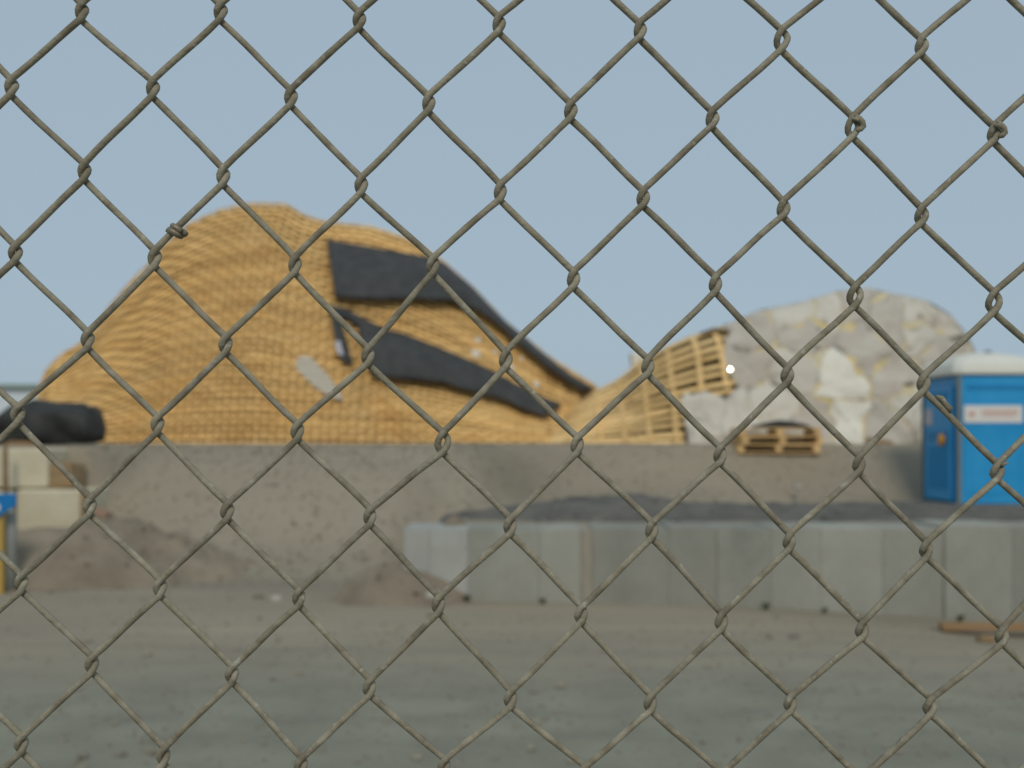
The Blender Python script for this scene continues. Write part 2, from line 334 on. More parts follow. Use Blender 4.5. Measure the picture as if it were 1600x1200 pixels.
# black bundle on the terrace
def lathe_x(pts, n=28, lump=.03, seed=0):
    mb = MB()
    for (x, cy, cz, ry, rz) in pts:
        for q in range(n):
            a = 2*math.pi*q/n
            k = 1 + lump*2.2*fbm(x*2.2+seed, 2*math.cos(a), 2*math.sin(a)) 
            mb.v.append((x, cy+ry*k*math.cos(a), max(cz-rz*.93, cz+rz*k*math.copysign(abs(math.sin(a))**.6, math.sin(a)))))
    m_ = len(pts)
    mb.f = [(k*n+q, (k+1)*n+q, (k+1)*n+(q+1) % n, k*n+(q+1) % n) for k in range(m_-1) for q in range(n)]
    mb.f += [tuple(range(n)), tuple(range(m_*n-1, (m_-1)*n-1, -1))]
    return mb
YB = 14.0; cz = lambda a, b: CH-((a+b)/2-HY)/FPX*YB; rz = lambda a, b: (b-a)/2/FPX*YB; X = lambda px: (px-800)/FPX*YB
prof = [(-150,640,694),(-90,632,695),(-40,650,695),(-14,662,695),(10,645,696),(28,630,696),(60,625,697),(90,631,697),(120,632,696),(138,634,696),(148,640,694),(155,652,688),(160,666,683),(162,677,681)]
fine = []
for k in range(len(prof)-1):
    for t in np.linspace(0, 1, 4, endpoint=False):
        q = [prof[k][i]*(1-t)+prof[k+1][i]*t for i in range(3)]; fine.append((X(q[0]), YB, cz(q[1], q[2]), .33*min(1, rz(q[1], q[2])/.2), rz(q[1], q[2])))
tag(lathe_x(fine, lump=.11).build('tarp_bundle', M['tarp_black'], smooth=True), 'lumpy black tarp bundle lying on the terrace above the cream blocks', 'tarp')
mb = MB().box(X(28), X(76), YB-.30, YB-.18, gh(X(50), YB-.24)-.01, gh(X(50), YB-.24)+.055, j=.006)
tag(mb.build('timber_skid', M['timber'], bevel=.006), 'short orange timber in front of the black tarp bundle', 'timber')
mb = MB().box(X(1), X(10), YB-.42, YB-.36, gh(X(5), YB-.4)-.02, at(0, 648, YB-.4)[2], j=.006)
tag(mb.build('timber_upright', M['brown_wood'], bevel=.006), 'upright brown board against the left end of the black tarp bundle', 'board')

# far shed behind the left mound
x0, _, z1 = at(-330, 607, 62); x1, _, zb = at(240, 690, 62)
e = empty('site_shed', 'long pale shed with grey-green roof edge far behind the left mound', 'shed', ((x0+x1)/2, 62, TOP))
L = (x1-x0)/2; H = z1-TOP
MB().box(-L, L, 0, 8, -.3, H).build('wall', M['shed'], e)
MB().box(-L-.3, L+.3, -.3, 8.3, H+.003, H+.26).build('roof', M['shed_trim'], e, bevel=.03)
for k in range(9):
    xx = -L+1.2+k*2.4
    MB().box(xx, xx+.05, -.03, -.003, -.3, H-.02).build('wall_rib', M['shed'], e)

# ------------------------------------------------------------------ mounds: y = F(x, z) is the front surface
class Surf:
    def __init__(s, Yc, outline, D, x0e, x1e, bump, z0=TOP-.05):
        s.Yc, s.z0, s.D, s.bump = Yc, z0, D, bump
        P = np.array([at(a, b, Yc) for a, b in outline]); s.xs, s.zs = P[:, 0], P[:, 2]
        s.xa, s.xb = s.xs[0], s.xs[-1]; s.ea, s.eb = x0e, x1e
    def fit(s, outline):      # raise or lower the crest until the mound's skyline, bulge included, has the wanted shape
        want_x = np.array([a for a, b in outline], float); want_y = np.array([b for a, b in outline], float)
        for _ in range(5):
            pts = []
            for x in np.linspace(s.xa+.02, s.xb-.02, 120):
                for t in np.linspace(.3, .985, 24):
                    z = s.z0+t*s.S(x); y = s.F(x, z); pts.append((800+x/y*FPX, HY-(z-CH)/y*FPX))
            P = np.array(pts)
            cor = np.zeros(len(want_x))
            for k in range(1, len(want_x)-1):
                m = np.abs(P[:, 0]-want_x[k]) < 9
                if m.any(): cor[k] = (P[m, 1].min()-want_y[k])*s.Yc/FPX
            for _i in range(2): cor[1:-1] = .25*cor[:-2]+.5*cor[1:-1]+.25*cor[2:]
            s.zs = s.zs + .5*cor
            s.zs = np.maximum(s.zs, s.z0+.03)
    def S(s, x): return max(.02, float(np.interp(x, s.xs, s.zs)) - s.z0)
    def Dx(s, x):
        return s.D*math.sqrt(max(.02, min(1, (x-s.xa)/s.ea+.06)))*math.sqrt(max(.02, min(1, (s.xb-x)/s.eb+.06)))
    def F(s, x, z):
        t = min(1, max(0, (z-s.z0)/s.S(x)))
        return s.Yc - s.Dx(x)*(.5*math.sqrt(max(0, 1-t*t)) + .5*(1-t)) + s.bump(x, z)*min(1, (1-t)*5)
    def pix(s, px, py, off=0.0, tmax=.985):
        y = s.Yc
        for _ in range(12):
            x, _, z = at(px, py, y); z = min(z, s.z0 + tmax*s.S(x)); z = max(z, s.z0-.05)
            y = .5*y + .5*(s.F(x, z)-off)
        return (x, s.F(x, z)-off, z)
    def shell(s, name, m, parent, ins=.06, nx=90, nt_=22):
        mb = MB(); X = np.linspace(s.xa+.02, s.xb-.02, nx); T = np.linspace(0, .985, nt_)
        for x in X:
            col = [(x, min(s.Yc, s.F(x, s.z0+t*s.S(x))+ins), s.z0+t*s.S(x)) for t in T]
            col += [(x, s.Yc+.8*s.Dx(x)*(.5*math.sqrt(1-t*t)+.5*(1-t)), s.z0+t*s.S(x)) for t in T[::-1]]
            mb.v += col
        n = 2*nt_
        mb.f = [(i*n+k, (i+1)*n+k, (i+1)*n+(k+1) % n, i*n+(k+1) % n) for i in range(nx-1) for k in range(n)]
        mb.f += [tuple(range(n)), tuple(range(nx*n-1, (nx-1)*n-1, -1))]
        return mb.build(name, m, parent, smooth=False)

# ---- left mound
OUTL = [(68,612),(74,572),(100,545),(130,525),(155,495),(180,462),(212,425),(240,398),(258,375),(300,346),(350,326),(400,318),(450,320),(480,337),(510,346),(580,354),(640,373),(690,404),(740,446),(790,497),(850,546),(900,580),(930,598),(952,640),(965,690)]
def lm(px, py): p = at(px, py, 19.8); return p[0], p[2]
def bumpL(x, z):
    b = .05*fbm(x*.7, z*.9, 2)
    cx = np.interp(z, [lm(0,690)[1], lm(0,570)[1], lm(0,470)[1], lm(0,340)[1]], [lm(600,0)[0], lm(548,0)[0], lm(522,0)[0], lm(480,0)[0]])
    b += .32*float(sm(-.3, .35, x-cx)) - .22*math.exp(-((x-cx+1.1)/1.0)**2)
    # ledge under the upper band, then the lower shelf steps forward again
    zt = np.interp(x, [lm(520,0)[0], lm(700,0)[0], lm(930,0)[0]], [lm(0,505)[1], lm(0,500)[1], lm(0,625)[1]])
    b += .08*float(sm(.18, -.05, z-zt))*float(sm(-.1,.2,x-cx))
    zt = np.interp(x, [lm(560,0)[0], lm(700,0)[0], lm(900,0)[0]], [lm(0,600)[1], lm(0,615)[1], lm(0,670)[1]])
    b -= .42*float(sm(.2, -.4, z-zt))*float(sm(.0,.9,x-cx))
    return b
SL = Surf(21.6, OUTL, 2.7, 5.0, 4.4, bumpL); SL.fit(OUTL)
mound = empty('lattice_mound', 'large tan mound of woven wooden laths with black mesh bands on the terrace', 'mound', (0, 0, 0))
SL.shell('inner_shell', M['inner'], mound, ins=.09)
NR = 40; PITCH = .15; nl = 0
def lath_mesh(S, xs_, tf, h, off, th, wave):
    mb = MB()
    for x in xs_:
        z = S.z0 + tf*S.S(x); o = off + wave(x)
        for dz, do in ((-h/2, 0), (h/2, 0), (h/2, th), (-h/2, th)):
            zz = min(z+dz, S.z0+.995*S.S(x)); mb.v.append((x, S.F(x, zz)-o-do, zz + .02*(z+dz > S.z0+.99*S.S(x))*0))
    n = len(xs_)
    mb.f = [(k*4+q, k*4+(q+1) % 4, (k+1)*4+(q+1) % 4, (k+1)*4+q) for k in range(n-1) for q in range(4)] + [(3,2,1,0), (n*4-4, n*4-3, n*4-2, n*4-1)]
    return mb
for k in range(NR):
    tf = (k+.55)/NR
    x = SL.xa + .03; segs = []; L = random.uniform(.8, 3.2)
    while x < SL.xb - .1:
        e_ = min(x+L, SL.xb-.03); segs.append((x, e_)); x = e_+.012; L = random.uniform(1.9, 3.4)
    for a, b in segs:
        n = max(2, int((b-a)/.031)); X_ = [q for q in np.linspace(a, b, n) if SL.S(q)/NR > (.046 if k % 2 else .022 if k % 4 else 0)]
        if len(X_) < 6: continue
        tilt = random.uniform(-.06, .06)/NR
        mb = lath_mesh(SL, X_, tf+tilt, .062+random.uniform(-.008,.010), .030, .018, lambda x: .030*math.sin(math.pi*(x/PITCH)+math.pi*k))
        mb.build('lath', M['lath'], mound); nl += 1
x = SL.xa+.05
while x < SL.xb-.1:
    mb = MB(); S_ = SL.S(x); n = max(6, int(S_/.07)); wv = .026+random.uniform(-.005,.005); lean = random.uniform(-.02,.02)
    for t in np.linspace(0, .99, n):
        z = SL.z0+t*S_
        for dx, do in ((-wv, 0), (wv, 0), (wv, .015), (-wv, .015)):
            xx = x+dx+lean*t; y = SL.F(min(max(xx, SL.xa), SL.xb), z); mb.v.append((xx, y+.006-do, z))
    mb.f = [(k*4+q, (k+1)*4+q, (k+1)*4+(q+1) % 4, k*4+(q+1) % 4) for k in range(n-1) for q in range(4)] + [(0,1,2,3), (n*4-1, n*4-2, n*4-3, n*4-4)]
    mb.build('rib', M['rib'], mound); x += PITCH*random.uniform(.93, 1.07)
# band on the mound: two pixel polylines joined into a thick sheet that hugs the surface
def band(S, topl, botl, name, m, parent, off=.06, th=.02, n=46, nv=9, sag=.05, ledge=.0):
    mb = MB()
    def lerp(pl, u):
        d = [0]
        for a, b in zip(pl, pl[1:]): d.append(d[-1]+math.hypot(b[0]-a[0], b[1]-a[1]))
        return np.interp(u*d[-1], d, [q[0] for q in pl]), np.interp(u*d[-1], d, [q[1] for q in pl])
    front = []; back = []
    for i in range(n+1):
        a, b = lerp(topl, i/n), lerp(botl, i/n); j0 = 4*nz(i*.6, 5.0)
        for k in range(nv+1):
            v = k/nv; px = a[0]+(b[0]-a[0])*v; py = a[1]+(b[1]-a[1])*v + (j0 if k == nv else 0)
            q = S.pix(px, py, off + sag*math.sin(math.pi*v) + ledge*float(sm(0, .36, v)) + .03*fbm(px*.05, py*.02, 8))
            front.append(q); back.append((q[0], q[1]+th, q[2]))
    w_ = nv+1; N = len(front)
    f = [(i*w_+k, i*w_+k+1, (i+1)*w_+k+1, (i+1)*w_+k) for i in range(n) for k in range(nv)]
    rim = [k for k in range(w_)] + [i*w_+nv for i in range(1, n+1)] + [n*w_+k for k in range(nv-1, -1, -1)] + [i*w_ for i in range(n-1, 0, -1)]
    f2 = f + [tuple(N+q for q in reversed(t)) for t in f] + [(rim[i], N+rim[i], N+rim[(i+1) % len(rim)], rim[(i+1) % len(rim)]) for i in range(len(rim))]
    mb.add(front+back, f2)
    return mb.build(name, m, parent, smooth=True)
band(SL, [(510,374),(560,382),(640,396),(684,404),(712,422),(750,458),(790,499),(842,545),(893,586),(928,606)],
     [(524,464),(560,468),(640,468),(700,469),(740,482),(770,500),(810,536),(850,570),(890,600),(914,612)], 'mesh_band', M['mesh_black'], mound, off=.09, ledge=.22)
band(SL, [(556,500),(590,511),(630,520),(680,540),(720,556),(760,574),(800,596),(840,616),(878,632)],
     [(580,582),(600,590),(650,594),(690,597),(720,608),(750,614),(790,626),(820,640),(850,650)], 'mesh_band', M['mesh_black'], mound, off=.10, ledge=.22)
band(SL, [(514,476),(540,482),(575,500),(600,512)], [(520,492),(545,500),(575,524),(596,548)], 'mesh_band', M['mesh_black'], mound, off=.15, n=20, nv=5)
band(SL, [(516,484),(520,510),(526,540),(536,566)], [(534,490),(536,510),(542,536),(552,568)], 'mesh_band', M['mesh_black'], mound, off=.19, n=20, nv=4)
o = band(SL, [(523,534),(525,545),(530,556)], [(532,532),(534,544),(538,555)], 'tape_patch', M['paper'], mound, off=.24, n=6, nv=3, th=.01, sag=.0)
for (a, b, r) in ((743,553,7),(746,532,5),(772,550,4),(838,600,5),(800,575,4),(815,560,3)):
    c = SL.pix(a, b, .07); rr = r/FPX*18
    MB().box(c[0]-rr, c[0]+rr, c[1]-.02, c[1], c[2]-rr*.8, c[2]+rr*.8, j=rr*.25).build('paper_tag', M['sign_white'], mound)
# grey board leaning on the mound
a = np.array(SL.pix(474, 566, .10)); b = np.array(SL.pix(531, 624, .10))
d = (b-a)/np.linalg.norm(b-a); nrm = np.array([0,-1.,0]); s_ = np.cross(d, nrm); s_ /= np.linalg.norm(s_); nn = np.cross(s_, d)
mb = MB(); L = np.linalg.norm(b-a); outl = [(-.05,-.10),(-.12,0),(-.07,.11),(.03,.17),(L*.55,.15),(L*.85,.08),(L+.08,-.03),(L*.9,-.09),(L*.5,-.15),(.05,-.16)]
n = len(outl)
mb.add([a+d*u+s_*v+nn*.0 for u, v in outl]+[a+d*u+s_*v+nn*.05 for u, v in outl], [tuple(range(n-1, -1, -1)), tuple(range(n, 2*n))]+[(i, (i+1) % n, (i+1) % n+n, i+n) for i in range(n)])
tag(mb.build('grey_board', M['board_grey'], bevel=.006), 'pale grey round-ended board resting on the lath mound', 'board')

# ---- right mound: slatted frame partly covered with plaster slabs over yellow foam
OUTR = [(770,694),(800,690),(840,676),(870,655),(900,630),(930,606),(962,591),(1000,562),(1035,542),(1070,526),(1110,512),(1145,501),(1180,485),(1240,474),(1300,456),(1345,450),(1400,460),(1440,468),(1480,488),(1508,516),(1522,534),(1527,560),(1532,690)]
px2x = lambda px: (px-800)/FPX*20.0
def bumpR(x, z): return .26*fbm(x*.55+3, z*.8, 6) + .035*fbm(x*2.1, z*2.3, 16)*float(sm(px2x(1060), px2x(1130), x))
SR = Surf(21.0, OUTR, 2.0, 4.2, 2.2, bumpR); SR.fit(OUTR)
rock = empty('rock_mound', 'half-finished artificial rock of grey slabs and yellow foam over a slatted timber frame', 'mound')
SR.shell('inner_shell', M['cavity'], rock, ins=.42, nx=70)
seeds = [(1166,570,'g',2),(1162,520,'g',3),(1245,488,'p',5),(1258,525,'g',5),(1292,478,'p',4),(1338,476,'g',3),(1352,545,'g',5),(1385,505,'g',4),
 (1445,492,'p',5),(1492,508,'p',3),(1446,528,'p',5),(1475,548,'g',4),(1400,600,'g',5),(1240,580,'p',4),(1312,590,'w',3),(1322,662,'w',2),(1272,668,'g',2),
 (1098,642,'p',1),(1090,678,'p',1),(1160,648,'p',1),(1205,628,'p',2),(1385,660,'g',2),(1420,635,'p',2),(1500,575,'g',3),(1480,660,'p',3),(1530,630,'g',3),
 (1082,560,'x',0),(1040,600,'x',0),(1030,650,'x',0),(1040,690,'x',0),(1110,590,'x',0),(1095,520,'x',0)]
NRR = 13
def in_rock(x, y, z):
    px, py = 800+x/y*FPX, HY-(z-CH)/y*FPX
    return min(seeds, key=lambda q: (q[0]-px)**2+(q[1]-py)**2)[2] != 'x' and px > 1050
for k in range(NRR):
    tf = (k+.5)/NRR
    for a, b in ((770, 990), (990, 1165)) if k % 2 else ((770, 1040), (1040, 1165)):
        X_ = [q for q in np.linspace(max(SR.xa+.05, px2x(a)), px2x(b)-.01, 34) if SR.S(q)/NRR > (.045 if k % 2 else 0)]
        X_ = [q for q in X_ if not in_rock(q-.08, SR.F(q, SR.z0+tf*SR.S(q)), SR.z0+tf*SR.S(q))]
        if len(X_) < 4: continue
        lath_mesh(SR, X_, tf+random.uniform(-.12,.12)/NRR, .078+random.uniform(-.012,.012), .03, .03, lambda x: 0).build('slat', M['slat'], rock)
for k, px in enumerate((905, 938, 972, 1008, 1047, 1089, 1130)):
    x = px2x(px); S_ = SR.S(x); mb = MB(); n = 12; wv = .042 if px > 960 else .028; lean = random.uniform(-.08, .05)
    T_ = [t for t in np.linspace(0, .985, 16) if not in_rock(x, SR.F(x, SR.z0+t*S_), SR.z0+t*S_)]; n = len(T_)
    if n < 3: continue
    for t in T_:
        z = SR.z0+t*S_
        for dx, do in ((-wv, 0), (wv, 0), (wv, .05), (-wv, .05)):
            xx = x+dx+lean*t; mb.v.append((xx, SR.F(xx, min(z, SR.z0+.99*SR.S(xx)))-.063-do, min(z, SR.z0+.99*SR.S(xx))))
    mb.f = [(i*4+q, (i+1)*4+q, (i+1)*4+(q+1) % 4, i*4+(q+1) % 4) for i in range(n-1) for q in range(4)] + [(0,1,2,3), (n*4-1, n*4-2, n*4-3, n*4-4)]
    mb.build('post', M['slat'], rock)
# slabs: Voronoi cells in the front view, wrapped onto the surface
def clip(poly, a, b):        # keep the side nearer to a
    mx_, my = (a[0]+b[0])/2, (a[1]+b[1])/2; nx_, ny_ = b[0]-a[0], b[1]-a[1]; out = []
    f = lambda p: (p[0]-mx_)*nx_+(p[1]-my)*ny_
    for i in range(len(poly)):
        p_, q = poly[i], poly[(i+1) % len(poly)]; fp, fq = f(p_), f(q)
        if fp <= 0: out.append(p_)
        if (fp < 0) != (fq < 0) and fp != fq:
            t = fp/(fp-fq); out.append((p_[0]+(q[0]-p_[0])*t, p_[1]+(q[1]-p_[1])*t))
    return out
foam = MB()
def warp(p_): return (p_[0]+12*nz(p_[0]*.03, p_[1]*.03, 1.5)+5*nz(p_[0]*.1, p_[1]*.1, 2.5), p_[1]+10*nz(p_[0]*.03, p_[1]*.03, 11.5)+5*nz(p_[0]*.1, p_[1]*.1, 12.5))
for i, sd in enumerate(seeds):
    if sd[2] == 'x': continue
    poly = [(1040,430),(1580,430),(1580,706),(1040,706)]
    for j, s2 in enumerate(seeds):
        if j != i: poly = clip(poly, sd, s2)
        if len(poly) < 3: break
    if len(poly) < 3: continue
    ring = []
    for k in range(len(poly)):
        a, b = poly[k], poly[(k+1) % len(poly)]; L = math.hypot(b[0]-a[0], b[1]-a[1]); n = max(1, int(L/5))
        ring += [(a[0]+(b[0]-a[0])*t, a[1]+(b[1]-a[1])*t) for t in np.arange(n)/n]
    cx, cy = np.mean([q[0] for q in ring]), np.mean([q[1] for q in ring]); n = len(ring)
    def rings(spec, mb):
        vs = []
        for ins, off, amp in spec:
            for q in ring:
                dx, dy = cx-q[0], cy-q[1]; L = math.hypot(dx, dy) or 1
                jj = max(-1.0, ins*((.5 + 2.4*nz(q[0]*.04, q[1]*.04, 31)) if 0 < ins < 12 else 1))
                px, py = (q[0]+dx/L*min(jj, L*.9), q[1]+dy/L*min(jj, L*.9)) if ins < 12 else (cx+(q[0]-cx)*(1-ins/100), cy+(q[1]-cy)*(1-ins/100))
                wx, wy = warp((px, py)); vs.append(SR.pix(wx, wy, off+amp*fbm(px*.06, py*.06, 20)))
        c = warp((cx, cy)); vs.append(SR.pix(c[0], c[1], spec[-1][1]+spec[-1][2]*fbm(cx*.06, cy*.06, 20)))
        R_ = len(spec)
        fs = [(r*n+k, r*n+(k+1) % n, (r+1)*n+(k+1) % n, (r+1)*n+k) for r in range(R_-1) for k in range(n)] + [((R_-1)*n+k, (R_-1)*n+(k+1) % n, R_*n) for k in range(n)]
        mb.add(vs, fs)
    rings([(0, .056, .04), (30, .05, .04), (70, .05, .04)], foam)
    mb = MB(); rings([(sd[3]*.8, .04, .04), (sd[3], .060, .04), (sd[3]+3.0, .068, .04), (30, .075, .045), (60, .08, .045), (82, .08, .045)], mb)
    mb.build('rock_slab', M[{'g': 'rock_grey', 'p': 'rock_pale', 'w': 'rock_white'}[sd[2]]], rock, smooth=True)
foam.build('foam_layer', M['foam'], rock)
# dark cap strip at the top of the slats and the polished disc that catches the sun
band(SR, [(1092,515),(1115,512),(1140,514)], [(1094,520),(1116,519),(1138,524)], 'cap_strip', M['cavity'], rock, off=.13, n=10, nv=3, sag=.0)
c = Vector(SR.pix(1141, 577, .30)); view = (Vector((0, 0, CH))-c).normalized(); hn = (view+SUN).normalized(); q = hn.to_track_quat('Z', 'Y')
mb = MB(); rd = .021
mb.add([q @ Vector((rd*math.cos(k*.3927), rd*math.sin(k*.3927), 0)) for k in range(16)] + [q @ Vector((rd*math.cos(k*.3927), rd*math.sin(k*.3927), -.012)) for k in range(16)],
       [tuple(range(16)), tuple(range(31, 15, -1))] + [(k, k+16, (k+1) % 16+16, (k+1) % 16) for k in range(16)])
o = mb.build('steel_disc', M['chrome'], rock); o.location = c
mb = MB().tube([tuple(c-hn*.013), tuple(c-hn*.10+Vector((0,.1,0))), tuple(c+Vector((0,.4,-.03)))], .008, 6); mb.build('disc_stem', M['rust'], rock)
# foam block on the ridge between the mounds
c = SR.pix(1003, 553, -.05); r_ = 15/FPX*21
o = MB().box(c[0]-r_, c[0]+r_, c[1], c[1]+.4, c[2]-.15, c[2]+.13, j=.03).build('foam_block', M['rock_white'], bevel=.03)
tag(o, 'small white foam block on the ridge left of the rock mound', 'foam block')
# pallets stacked in front of the rock mound
def make_pallet(label):
    e = empty('wooden_pallet', label, 'pallet', group='pallets stacked before the rock mound'); Wp, Dp = 1.34, .8
    for sx in (-1, 0, 1):
        xx = sx*(Wp/2-.05); MB().box(xx-.05, xx+.05, -Dp/2+.003, Dp/2-.003, .022, .112, j=.002).build('stringer', M['pallet'], e)
    for k in range(7):
        yy = -Dp/2+.05+k*(Dp-.1)/6
        MB().box(-Wp/2, Wp/2, yy-.05, yy+.05, .114, .136, j=.002).build('deck_board', M['pallet'], e)
        if k % 3 == 0: MB().box(-Wp/2, Wp/2, yy-.05, yy+.05, .0, .020, j=.002).build('bottom_board', M['pallet'], e)
    return e
YP = 18.45; xpal = (1211-800)/FPX*YP; zpal = 1.30
for k, l in enumerate(('bottom wooden pallet of the stack in front of the rock mound', 'middle wooden pallet of the stack in front of the rock mound', 'top wooden pallet of the stack in front of the rock mound')):
    e = make_pallet(l); e.location = (xpal+random.uniform(-.03,.03), YP, zpal-.04+k*.139); e.rotation_euler.z = R(random.uniform(-3, 3))
Xp = lambda px: xpal+(px-1211)/FPX*YP
zz = zpal-.04+3*.139
pts = [(Xp(px), YP-.2, zz+h*.5, .22, max(.015, h*.5)) for px, h in ((1172,.02),(1182,.06),(1195,.10),(1212,.13),(1232,.11),(1248,.07),(1258,.02))]
tag(lathe_x(pts, n=16, lump=.06, seed=4).build('overhang_shade', M['tarp_black'], smooth=True), 'dark hump standing in for the rock overhang shadow above the pallet stack', 'tarp')  # black hump imitates the shadow under the rock overhang
for (a, b, l) in ((1372, 683, 'short brown timber at the foot of the white rock slab'),):
    c = at(a, b, 18.7); tag(MB().box(c[0]-.22, c[0]+.22, 18.6, 18.72, gh(c[0], 18.66)-.02, gh(c[0], 18.66)+.09, rz=.2, j=.01, ry=.15).build('timber_offcut', M['brown_wood'], bevel=.006), l, 'timber')

# ------------------------------------------------------------------ portable toilet
YT = 15.6; xt = (1496-800)/FPX*YT; zt0 = .46; zt1 = CH-(586-HY)/FPX*YT - zt0; WT, DT = 1.14, 1.28
e = empty('portable_toilet', 'blue portable toilet with white roof at the right edge behind the gravel heap', 'portable toilet', (xt, YT, zt0)); e.rotation_euler.z = R(1.5)
MB().box(-.02, WT+.02, -.02, DT+.02, 0, .10).build('base_skid', M['grey_plastic'], e, bevel=.02)
MB().box(.03, WT-.03, .0, DT, .103, zt1).build('wall', M['blue'], e, bevel=.02)
for (x, y) in ((.0,-.012),(WT-.055,-.012),(.0,DT-.05),(WT-.055,DT-.05)):
    MB().box(x, x+.06, y, y+.062, .106, zt1+.004).build('corner_post', M['grey_plastic'], e, bevel=.012)
# side panel towards the camera: recessed field, vent slot, notice
MB().box(.10, WT-.10, -.010, -.002, .25, 1.62).build('side_panel', M['blue'], e, bevel=.006)
for k in range(4):
    xx = .22+k*(WT-.44)/3-.02
    MB().box(xx, xx+.04, -.016, -.0105, .30, 1.12).build('moulded_rib', M['blue'], e, bevel=.003)
MB().box(.12, WT-.12, -.016, -.0105, 1.20, 1.24).build('moulded_rib', M['blue'], e, bevel=.003)
v = MB().box(.14, WT-.14, -.008, -.001, 1.74, 1.80).build('vent_slot', M['blue_dark'], e)
for k in range(3): MB().box(.14, WT-.14, -.014, -.009, 1.745+k*.019, 1.754+k*.019).build('vent_louvre', M['blue'], v)
zs = CH-(647-HY)/FPX*YT-zt0; hs_ = 13.5/FPX*YT; xs0 = (1501-1496)/FPX*YT; xs1 = (1598-1496)/FPX*YT
s = MB().box(xs0+.04, xs1, -.022, -.012, zs-hs_, zs+hs_).build('notice_board', M['sign_white'], e, bevel=.008)
mb = MB().box(xs0+.11, xs0+.19, -.0255, -.0235, zs-.035, zs+.03); mb.build('printed_emblem', M['sign_red'], s)
x = xs0+.30
while x < xs1-.08:
    w_ = random.uniform(.022, .04); MB().box(x, x+w_, -.0255, -.0235, zs+.005, zs+.055, j=.0008).build('printed_mark', M['sign_red'], s); x += w_+.016
MB().box(xs0+.30, xs1-.1, -.0255, -.0235, zs-.035, zs-.02).build('printed_mark', M['sign_red'], s)
# door on the side facing left
d = MB().box(-.018, .028, .16, DT-.16, .14, zt1-.14).build('door', M['blue'], e, bevel=.012)
MB().box(-.027, -.020, .30, DT-.30, .30, .92).build('door_panel', M['blue_dark'], d, bevel=.006)
for k in range(3): MB().box(-.034, -.020, .28, DT-.28, 1.02+k*.05, 1.04+k*.05).build('door_rib', M['blue_dark'], d)
MB().box(-.030, -.020, .28, DT-.28, 1.62, 1.72).build('door_vent', M['blue_dark'], d)
mb = MB().tube([(-.075, .44, 1.02), (-.07, .44, 1.02), (-.02, .44, 1.02)], [.05, .085, .085], 16); mb.build('latch', M['orange'], d, smooth=True)
MB().box(-.026, -.020, .82, 1.08, 1.24, 1.48).build('door_sticker', M['paper'], d)
# roof: shallow moulded dome
mb = MB(); ring = [(-.045, 0, -.05), (-.05, .05, -.05), (-.02, .16, .0), (.10, .27, .12), (.34, .335, .34)]
for ins, z, _ in ring:
    a0, a1, b0, b1 = ins-.0, WT-ins, ins-.0, DT-ins; c = .10
    for (x, y) in ((a0+c,b0),(a1-c,b0),(a1,b0+c),(a1,b1-c),(a1-c,b1),(a0+c,b1),(a0,b1-c),(a0,b0+c)): mb.v.append((x, y, zt1+.006+z))
for r in range(len(ring)-1): mb.f += [(r*8+k, r*8+(k+1) % 8, (r+1)*8+(k+1) % 8, (r+1)*8+k) for k in range(8)]
mb.f += [tuple(range(7, -1, -1)), tuple(range((len(ring)-1)*8, len(ring)*8))]
rf = mb.build('roof', M['roofwhite'], e, bevel=.02)
MB().tube([(WT*.75, DT*.7, zt1+.2), (WT*.75, DT*.7, zt1+.42)], .05, 12).build('vent_pipe', M['grey_plastic'], rf, smooth=True)

# ------------------------------------------------------------------ small things on the ground
def stone(px, py, Y, r, m, label):
    c = at(px, py, Y); mb = MB(); n, k_ = 10, 6
    for a in range(1, k_):
        th = math.pi*a/k_
        for b in range(n):
            ph = 2*math.pi*b/n; d = Vector((math.sin(th)*math.cos(ph), math.sin(th)*math.sin(ph), math.cos(th)*.65))
            mb.v.append(d*r*(1+.35*nz(d.x*1.6+px, d.y*1.6, d.z*1.6)))
    mb.v += [(0,0,r*.65), (0,0,-r*.65)]; T = len(mb.v)
    mb.f = [(a*n+b, (a+1)*n+b, (a+1)*n+(b+1) % n, a*n+(b+1) % n) for a in range(k_-2) for b in range(n)] + [(T-2, b, (b+1) % n) for b in range(n)] + [(T-1, (k_-2)*n+(b+1) % n, (k_-2)*n+b) for b in range(n)]
    o = mb.build('loose_stone', m, smooth=True, bevel=0); o.location = c
    return tag(o, label, 'stone')
stone(911, 808, 11.7, .055, M['stone'], 'pale stone lying on the dark gravel heap')
stone(676, 931, 9.95, .09, M['stone'], 'pale stone at the foot of the palest end block')
stone(404, 935, 10.3, .06, M['stone_dark'], 'dark stone on the yard left of the small soil heap')
stone(432, 937, 10.2, .07, M['stone'], 'grey stone beside the dark stone on the yard')
stone(1246, 762, 17.0, .06, M['stone'], 'small stone on the slope left of the portable toilet')
stone(1240, 998, 8.3, .05, M['stone_dark'], 'small dark stone on the yard before the block row')
c = at(157, 801, 11.9)
tag(MB().box(-.09, .09, -.05, .05, -.05, .05, j=.012, ry=.4).build('red_scrap', M['brick_red'], bevel=.008), 'small reddish scrap on the wide soil heap', 'scrap').location = c
